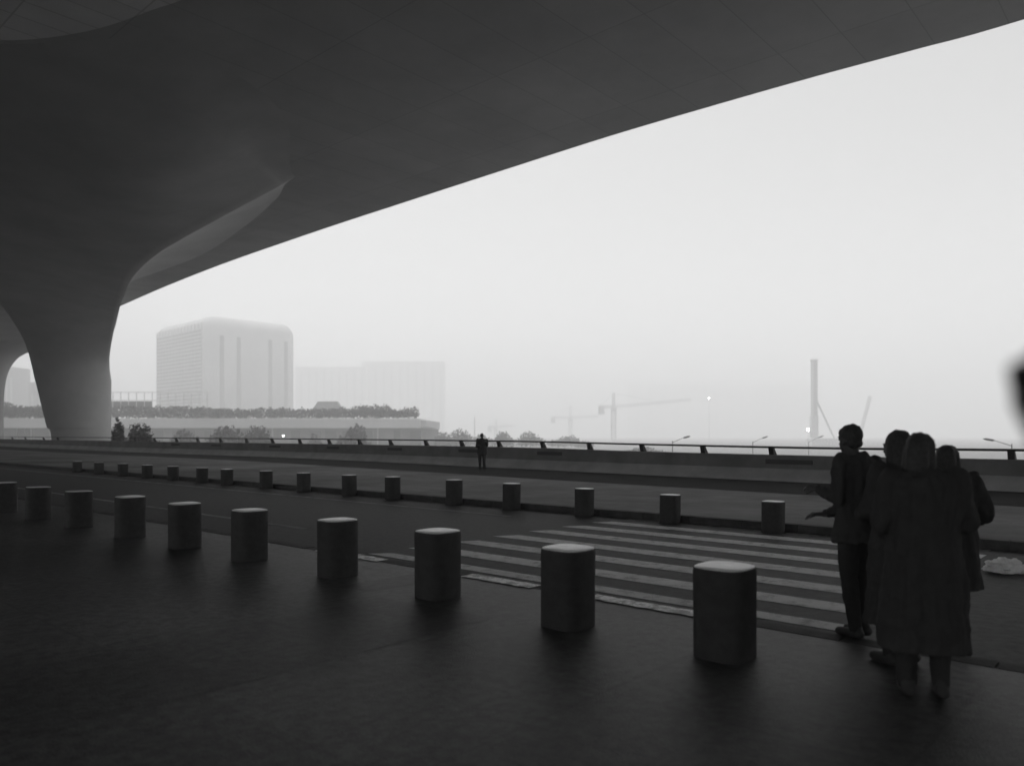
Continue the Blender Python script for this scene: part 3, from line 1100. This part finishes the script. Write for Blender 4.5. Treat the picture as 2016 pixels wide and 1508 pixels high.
# mobile crane boom
q = at(1713, 780, 800)
mc = empty('mobile_crane', (at(1697, 850, 800).x, 800, -7))
tag(mc, 'very faint leaning crane boom above the gap between the standing people', 'crane')
bm = bmesh.new(); lattice(bm, (-4, 0, 2), (q.x - mc.location.x, 0, q.z + 7), 2.4, 26, 0.3); link('boom', bm, M['crane'], mc)
bm = bmesh.new(); box(bm, (-10, -2, 0), (4, 2, 3.2), 0.3); link('carrier', bm, M['crane'], mc)

# distant shrubs and low haze-hidden sheds are left to the ground

# ------------------------------------------------------------ people
def capsule(bm, p0, p1, r0, r1, n=12, fl=1.0, side=None):
    p0, p1 = Vector(p0), Vector(p1)
    d = (p1 - p0)
    if d.length < 1e-5: d = Vector((0, 0, 1e-3))
    d.normalize()
    ax = (side - d * side.dot(d)).normalized() if side else d.orthogonal().normalized()
    ay = d.cross(ax)
    rg = []
    for a_ in (-85, -55, -25):
        rg.append(ring(p0 + d * r0 * math.sin(R(a_)), r0 * math.cos(R(a_)), r0 * math.cos(R(a_)) * fl, ax, ay, n))
    rg.append(ring(p0, r0, r0 * fl, ax, ay, n)); rg.append(ring(p1, r1, r1 * fl, ax, ay, n))
    for a_ in (25, 55, 85):
        rg.append(ring(p1 + d * r1 * math.sin(R(a_)), r1 * math.cos(R(a_)), r1 * math.cos(R(a_)) * fl, ax, ay, n))
    loft(bm, rg)


def ellipsoid(bm, c, r, rot=None):
    m = Matrix.Translation(c)
    if rot: m = m @ rot
    m = m @ Matrix.Diagonal((r[0], r[1], r[2], 1))
    bmesh.ops.create_uvsphere(bm, u_segments=20, v_segments=12, radius=1.0, matrix=m)


def fuse(name, bm, m, parent, voxel, smooth=4, folds=0.0, seed=0.0):
    """union of overlapping shapes turned into one continuous skin"""
    o = link(name, bm, m, None, True)
    md = o.modifiers.new('r', 'REMESH'); md.mode = 'VOXEL'; md.voxel_size = voxel; md.use_smooth_shade = True
    if smooth:
        ms = o.modifiers.new('s', 'SMOOTH'); ms.iterations = smooth; ms.factor = 0.5
    dg = bpy.context.evaluated_depsgraph_get()
    me = bpy.data.meshes.new_from_object(o.evaluated_get(dg))
    me.name = name
    old = o.data
    o.modifiers.clear()
    o.data = me
    bpy.data.meshes.remove(old)
    if folds:
        ns = [v.normal.copy() for v in me.vertices]
        for v, nn in zip(me.vertices, ns):
            c = v.co
            f = noise.noise(Vector((c.x * 16, c.y * 16, c.z * 3.2 + seed))) + 0.5 * noise.noise(Vector((c.x * 30, c.y * 30, c.z * 11 + seed)))
            f -= 0.6 * abs(noise.noise(Vector((c.x * 9 + seed, c.y * 9, c.z * 14))))
            v.co = c + nn * folds * f
    for p in me.polygons: p.use_smooth = True
    o.parent = parent
    return o


def hand(bm, wr, dr, palm_n, s, curl=0.5, side=1):
    """wrist point, direction of the hand, palm normal"""
    dr = dr.normalized()
    palm_n = (palm_n - dr * palm_n.dot(dr)).normalized()
    ac = dr.cross(palm_n).normalized() * side       # towards the thumb
    pc = wr + dr * 0.05 * s
    capsule(bm, wr + ac * 0.012 * s, pc + dr * 0.035 * s + ac * 0.022 * s, 0.018 * s, 0.018 * s)
    capsule(bm, wr, pc + dr * 0.037 * s, 0.02 * s, 0.018 * s)
    capsule(bm, wr - ac * 0.012 * s, pc + dr * 0.03 * s - ac * 0.025 * s, 0.018 * s, 0.016 * s)
    lens = [0.070, 0.078, 0.072, 0.056]
    for i in range(4):
        off = ac * (0.031 - 0.0205 * i) * s
        p = pc + dr * (0.042 - 0.004 * abs(i - 1)) * s + off
        a_ = curl * 0.6
        d0 = dr
        L_ = lens[i] * s
        for k, fr in enumerate((0.45, 0.3, 0.25)):
            a_ += curl * (0.5 if k else 0.0)
            dd = (d0 * math.cos(a_) + palm_n * math.sin(a_))
            q = p + dd * L_ * fr
            r0 = (0.0088 - 0.0009 * k) * s
            capsule(bm, p, q, r0, r0 * 0.92, 8)
            p = q
    # thumb from the side of the palm
    p = wr + dr * 0.025 * s + ac * 0.026 * s
    d1 = (dr * 0.7 + ac * 0.6 + palm_n * 0.35).normalized()
    q = p + d1 * 0.04 * s
    capsule(bm, p, q, 0.012 * s, 0.010 * s, 8)
    d2 = (dr * 0.85 + ac * 0.15 + palm_n * 0.5).normalized()
    capsule(bm, q, q + d2 * 0.032 * s, 0.010 * s, 0.0085 * s, 8)


def person(loc, height, heading, label, pose, cloth=('cloth_black', 'cloth_dark'), hair='short', coat_len=0.5, vox=1.0, bulk=1.0, group=None):
    """x right, y forward, z up in the figure's own frame; heading turns the figure about z"""
    s = height / 1.70
    root = empty('person', loc, heading)
    tag(root, label, 'person', group)
    X, Y, Z = Vector((1, 0, 0)), Vector((0, 1, 0)), Vector((0, 0, 1))
    J = dict(
        hipL=(-.09, 0, .90), hipR=(.09, 0, .90), kneeL=(-.10, .02, .49), kneeR=(.10, .02, .49), ankL=(-.10, -.02, .085), ankR=(.10, -.02, .085),
        shL=(-.185, -.01, 1.40), shR=(.185, -.01, 1.40), elL=(-.235, -.03, 1.11), elR=(.235, -.03, 1.11), wrL=(-.22, .07, .87), wrR=(.22, .07, .87),
        neck=(0, 0, 1.46), head=(0, .015, 1.585))
    J.update(pose)
    J = {k: Vector(v) * s if isinstance(v, tuple) and not isinstance(v[0], tuple) else v for k, v in J.items()}
    hturn = J.get('head_turn', 0.0)
    hm = Matrix.Rotation(hturn, 4, 'Z') @ Matrix.Rotation(J.get('head_tilt', 0.0), 4, 'X')
    H = J['head']

    def hp(x, y, z): return H + hm @ (Vector((x, y, z)) * s)
    # --- body
    bm = bmesh.new()
    ellipsoid(bm, hp(0, -0.012, 0.022), (0.076 * s, 0.093 * s, 0.092 * s), hm)
    ellipsoid(bm, hp(0, 0.022, -0.035), (0.060 * s, 0.068 * s, 0.080 * s), hm)
    ellipsoid(bm, hp(0, 0.055, -0.088), (0.030 * s, 0.028 * s, 0.026 * s), hm)
    capsule(bm, hp(0, 0.088, 0.002), hp(0, 0.107, -0.034), 0.009 * s, 0.014 * s, 8)
    ellipsoid(bm, hp(0, 0.088, -0.062), (0.023 * s, 0.010 * s, 0.008 * s), hm)
    for sx in (-1, 1):
        ellipsoid(bm, hp(sx * 0.031, 0.078, 0.003), (0.014 * s, 0.010 * s, 0.010 * s), hm)
        capsule(bm, hp(sx * 0.014, 0.088, 0.024), hp(sx * 0.046, 0.078, 0.024), 0.007 * s, 0.006 * s, 8)
        ellipsoid(bm, hp(sx * 0.078, -0.008, -0.012), (0.010 * s, 0.020 * s, 0.032 * s), hm)
    capsule(bm, hp(0, -0.01, -0.05), J['neck'] - Z * 0.03 * s, 0.054 * s, 0.060 * s)
    # trunk
    mid_h = (J['hipL'] + J['hipR']) / 2; mid_s = (J['shL'] + J['shR']) / 2
    loft(bm, [ring(mid_h - Z * .06 * s, .13 * s, .10 * s, X, Y, 20), ring(mid_h + Z * .03 * s, .165 * s, .115 * s, X, Y, 20),
              ring(mid_h.lerp(mid_s, .4), .135 * s, .10 * s, X, Y, 20), ring(mid_h.lerp(mid_s, .75), .165 * s, .115 * s, X, Y, 20),
              ring(mid_s, .16 * s, .10 * s, X, Y, 20), ring(mid_s + Z * .05 * s, .09 * s, .07 * s, X, Y, 20)])
    for a_ in 'LR':
        capsule(bm, J['sh' + a_], J['el' + a_], .052 * s, .040 * s)
        capsule(bm, J['el' + a_], J['wr' + a_], .040 * s, .027 * s)
        capsule(bm, J['hip' + a_], J['knee' + a_], .085 * s, .056 * s)
        capsule(bm, J['knee' + a_], J['ank' + a_], .056 * s, .036 * s)
        capsule(bm, J['ank' + a_] - Z * .03 * s - Y * .02 * s, J['ank' + a_] - Z * .045 * s + Y * .14 * s, .036 * s, .030 * s)
        hd = J.get('hand' + a_)
        fd = (J['wr' + a_] - J['el' + a_]).normalized()
        pn = Vector(hd[1]) if hd else Vector((1 if a_ == 'L' else -1, 0.2, 0))
        dr = Vector(hd[0]) if hd else fd
        hand(bm, J['wr' + a_], dr, pn, s, hd[2] if hd else 0.5, 1 if a_ == 'L' else -1)
    fuse('body', bm, M['skin'], root, 0.0062 * vox, 2)
    # --- jacket or coat
    b = bulk
    bm = bmesh.new()
    hem = mid_h - Z * (coat_len - 0.35) * s
    flare = 1.0 + max(0, coat_len - 0.4) * 0.25
    loft(bm, [ring(hem, .215 * s * flare * b, .155 * s * flare * b, X, Y, 24), ring(mid_h, .20 * s * b, .145 * s * b, X, Y, 24),
              ring(mid_h.lerp(mid_s, .4), .178 * s * b, .135 * s * b, X, Y, 24), ring(mid_h.lerp(mid_s, .8), .195 * s * b, .140 * s * b, X, Y, 24),
              ring(mid_s + Z * .015 * s, .185 * s * b, .12 * s * b, X, Y, 24), ring(mid_s + Z * .055 * s, .12 * s, .09 * s, X, Y, 24),
              ring(mid_s + Z * .10 * s, .072 * s, .072 * s, X, Y, 24)])
    for a_ in 'LR':
        capsule(bm, J['sh' + a_], J['el' + a_], .075 * s * b, .060 * s * b)
        wr = J['el' + a_].lerp(J['wr' + a_], 0.93)
        capsule(bm, J['el' + a_], wr, .060 * s * b, .045 * s * b)
    fuse('jacket', bm, M[cloth[0]], root, 0.011 * vox, 3, 0.022 * s, loc[0] * 7)
    # --- trousers
    bm = bmesh.new()
    loft(bm, [ring(mid_h - Z * .12 * s, .165 * s, .115 * s, X, Y, 20), ring(mid_h + Z * .05 * s, .175 * s, .125 * s, X, Y, 20)])
    for a_ in 'LR':
        capsule(bm, J['hip' + a_], J['knee' + a_], .098 * s, .072 * s)
        capsule(bm, J['knee' + a_], J['ank' + a_] + Z * .0 * s, .072 * s, .056 * s)
    fuse('trousers', bm, M[cloth[1]], root, 0.011 * vox, 3, 0.013 * s, loc[0] * 5)
    # --- shoes
    for a_ in 'LR':
        bm = bmesh.new()
        A = J['ank' + a_]
        capsule(bm, A + Vector((0, -.035, -.04)) * s, A + Vector((0, .15, -.052)) * s, .044 * s, .034 * s)
        capsule(bm, A + Vector((0, -.01, .01)) * s, A + Vector((0, -.02, -.03)) * s, .046 * s, .046 * s)
        zmin = A.z - 0.085 * s
        for v in bm.verts:
            v.co.z = max(v.co.z, zmin + 0.001)
        fuse('shoe', bm, M['shoe'], root, 0.010 * vox, 1)
    # --- hair
    bm = bmesh.new()
    ellipsoid(bm, hp(0, -0.020, 0.040), (0.084 * s, 0.099 * s, 0.088 * s), hm)
    capsule(bm, hp(-0.03, -0.062, -0.028), hp(0.03, -0.062, -0.028), 0.040 * s, 0.040 * s)
    for k in range(26):
        an = random.uniform(0, 6.28); el = random.uniform(0.1, 1.5)
        v = Vector((math.cos(an) * math.cos(el) * .078, math.sin(an) * math.cos(el) * .092 - .02, math.sin(el) * .082 + .042))
        ellipsoid(bm, hp(*v), (0.013 * s, 0.015 * s, 0.009 * s), hm)
    if hair == 'bob':
        for sx in (-1, 1):
            capsule(bm, hp(sx * .068, -.01, .04), hp(sx * .082, -.02, -.10), .026 * s, .030 * s)
        capsule(bm, hp(0, -.075, .0), hp(0, -.085, -.12), .062 * s, .052 * s, fl=0.7, side=X)
        capsule(bm, hp(-.04, -.065, .0), hp(-.05, -.07, -.115), .045 * s, .04 * s)
        capsule(bm, hp(.04, -.065, .0), hp(.05, -.07, -.115), .045 * s, .04 * s)
    fuse('hair', bm, M['hair'], root, 0.007 * vox, 2, 0.006 * s, loc[1] * 5)
    return root


# standing man, back three-quarters to us, looking left
zn = Z_NEAR
pA = at(1684, 856, 5.83)
person((pA.x, pA.y, zn), 1.60, R(28), 'standing man with short hair, leftmost of the dark group, forearm held out to the left',
       dict(head=(-.055, .01, 1.585), neck=(-.03, 0, 1.46), head_turn=R(-12), shL=(-.17, -.01, 1.40), shR=(.18, -.02, 1.39),
            elL=(-.20, .0, 1.12), wrL=(-.20, .19, 1.19), handL=((-.1, .9, .15), (.4, 0, -.6), .9), elR=(.22, .06, 1.10), wrR=(-.05, .26, .97), handR=((-.8, .5, 0), (0, 0, -1), .7),
            hipL=(-.08, 0, .9), hipR=(.09, 0, .9), kneeL=(-.05, .02, .49), ankL=(-.03, -.02, .085), kneeR=(.10, .05, .49), ankR=(.12, .02, .085)),
       ('cloth_black', 'cloth_dark'), 'short', 0.48, 1.0, 1.0)
# companion with rounded hair
pB = at(1768, 856, 5.2)
person((pB.x, pB.y, zn), 1.55, R(20), 'person with bobbed hair in a long coat, second from the left in the dark group',
       dict(elL=(-.24, .02, 1.12), wrL=(-.12, .22, 1.08), elR=(.24, -.02, 1.11), wrR=(.14, .20, 1.06)),
       ('cloth_black', 'cloth_dark'), 'bob', 0.95, 1.0, 1.1)
pC = at(1818, 856, 4.55)
person((pC.x, pC.y, zn), 1.535, R(-15), 'nearest person of the dark group, bulky long coat, third from the left',
       dict(head=(-.005, .03, 1.58), head_turn=R(-40), head_tilt=R(-8), elL=(-.25, .0, 1.12), wrL=(-.16, .2, 1.0), elR=(.27, .04, 1.12), wrR=(.2, .24, 1.04)),
       ('cloth_grey', 'cloth_dark'), 'bob', 0.95, 1.0, 1.18)
pD = at(1866, 856, 5.6)
person((pD.x, pD.y, zn), 1.45, R(-30), 'shortest person at the right end of the dark group, in a padded jacket',
       dict(elR=(.28, .05, 1.13), wrR=(.22, .25, 1.05), head_turn=R(-20)),
       ('cloth_grey', 'cloth_dark'), 'bob', 0.75, 1.0, 1.15)
# far pedestrian
pE = at(949, 856, 32.0)
person((pE.x, pE.y, Z_FAR + 0.004), 1.55, R(175), 'lone distant person in dark clothes standing in front of the parapet and handrail',
       dict(head_turn=R(25), elL=(-.25, .0, 1.16), wrL=(-.22, .16, 1.30), elR=(.24, .0, 1.12), wrR=(.1, .2, 1.12)),
       ('cloth_black', 'cloth_dark'), 'short', 0.5, 1.6, 1.08)
# added bystander outside the right edge; raised hand stands in for a dark smear
person((0.787, 0.45, zn), 1.72, 0.0, 'added person outside the right edge, raised hand standing in for a blurred dark smear',
       dict(elL=(-.20, .17, 1.25), wrL=(-.33, .14, 1.47), handL=((-.3, 0, .95), (-.5, -.8, 0), 1.1), head_turn=R(5)),
       ('cloth_black', 'cloth_dark'), 'short', 0.5, 1.0, 1.0)

# crumpled white plastic bag lying at the right end of the crossing
q = at(1981, 1127, 9.1)
bm = bmesh.new()
bmesh.ops.create_icosphere(bm, subdivisions=4, radius=1.0)
for v in bm.verts:
    n3 = v.co.normalized()
    k = 1 + 0.5 * noise.noise(n3 * 2.3) + 0.35 * abs(noise.noise(n3 * 5.0)) - 0.3 * abs(noise.noise(n3 * 9.0))
    v.co = Vector((n3.x * 0.19 * k, n3.y * 0.13 * k, max(n3.z * 0.10 * k + 0.06, 0.002)))
o = link('plastic_bag', bm, M['bag'], None, False, (q.x, q.y, 0.006))
o.rotation_euler = (0, 0, R(-20))
tag(o, 'crumpled white plastic bag lying on the road at the right edge', 'plastic bag')

# ------------------------------------------------------------ fog
bm = bmesh.new()
box(bm, (-2950, -1050, -8), (2950, 2950, 195))
fog = link('haze', bm, None)
fm = bpy.data.materials.new('fog')
fm.use_nodes = True
for n in list(fm.node_tree.nodes): fm.node_tree.nodes.remove(n)
vo = fm.node_tree.nodes.new('ShaderNodeVolumePrincipled')
vo.inputs['Color'].default_value = (0.975, 0.975, 0.975, 1)
vo.inputs['Density'].default_value = HAZE_DENSITY
vo.inputs['Anisotropy'].default_value = 0.0
mo = fm.node_tree.nodes.new('ShaderNodeOutputMaterial')
fm.node_tree.links.new(vo.outputs[0], mo.inputs['Volume'])
fog.data.materials.append(fm)
tag(fog, kind='stuff')
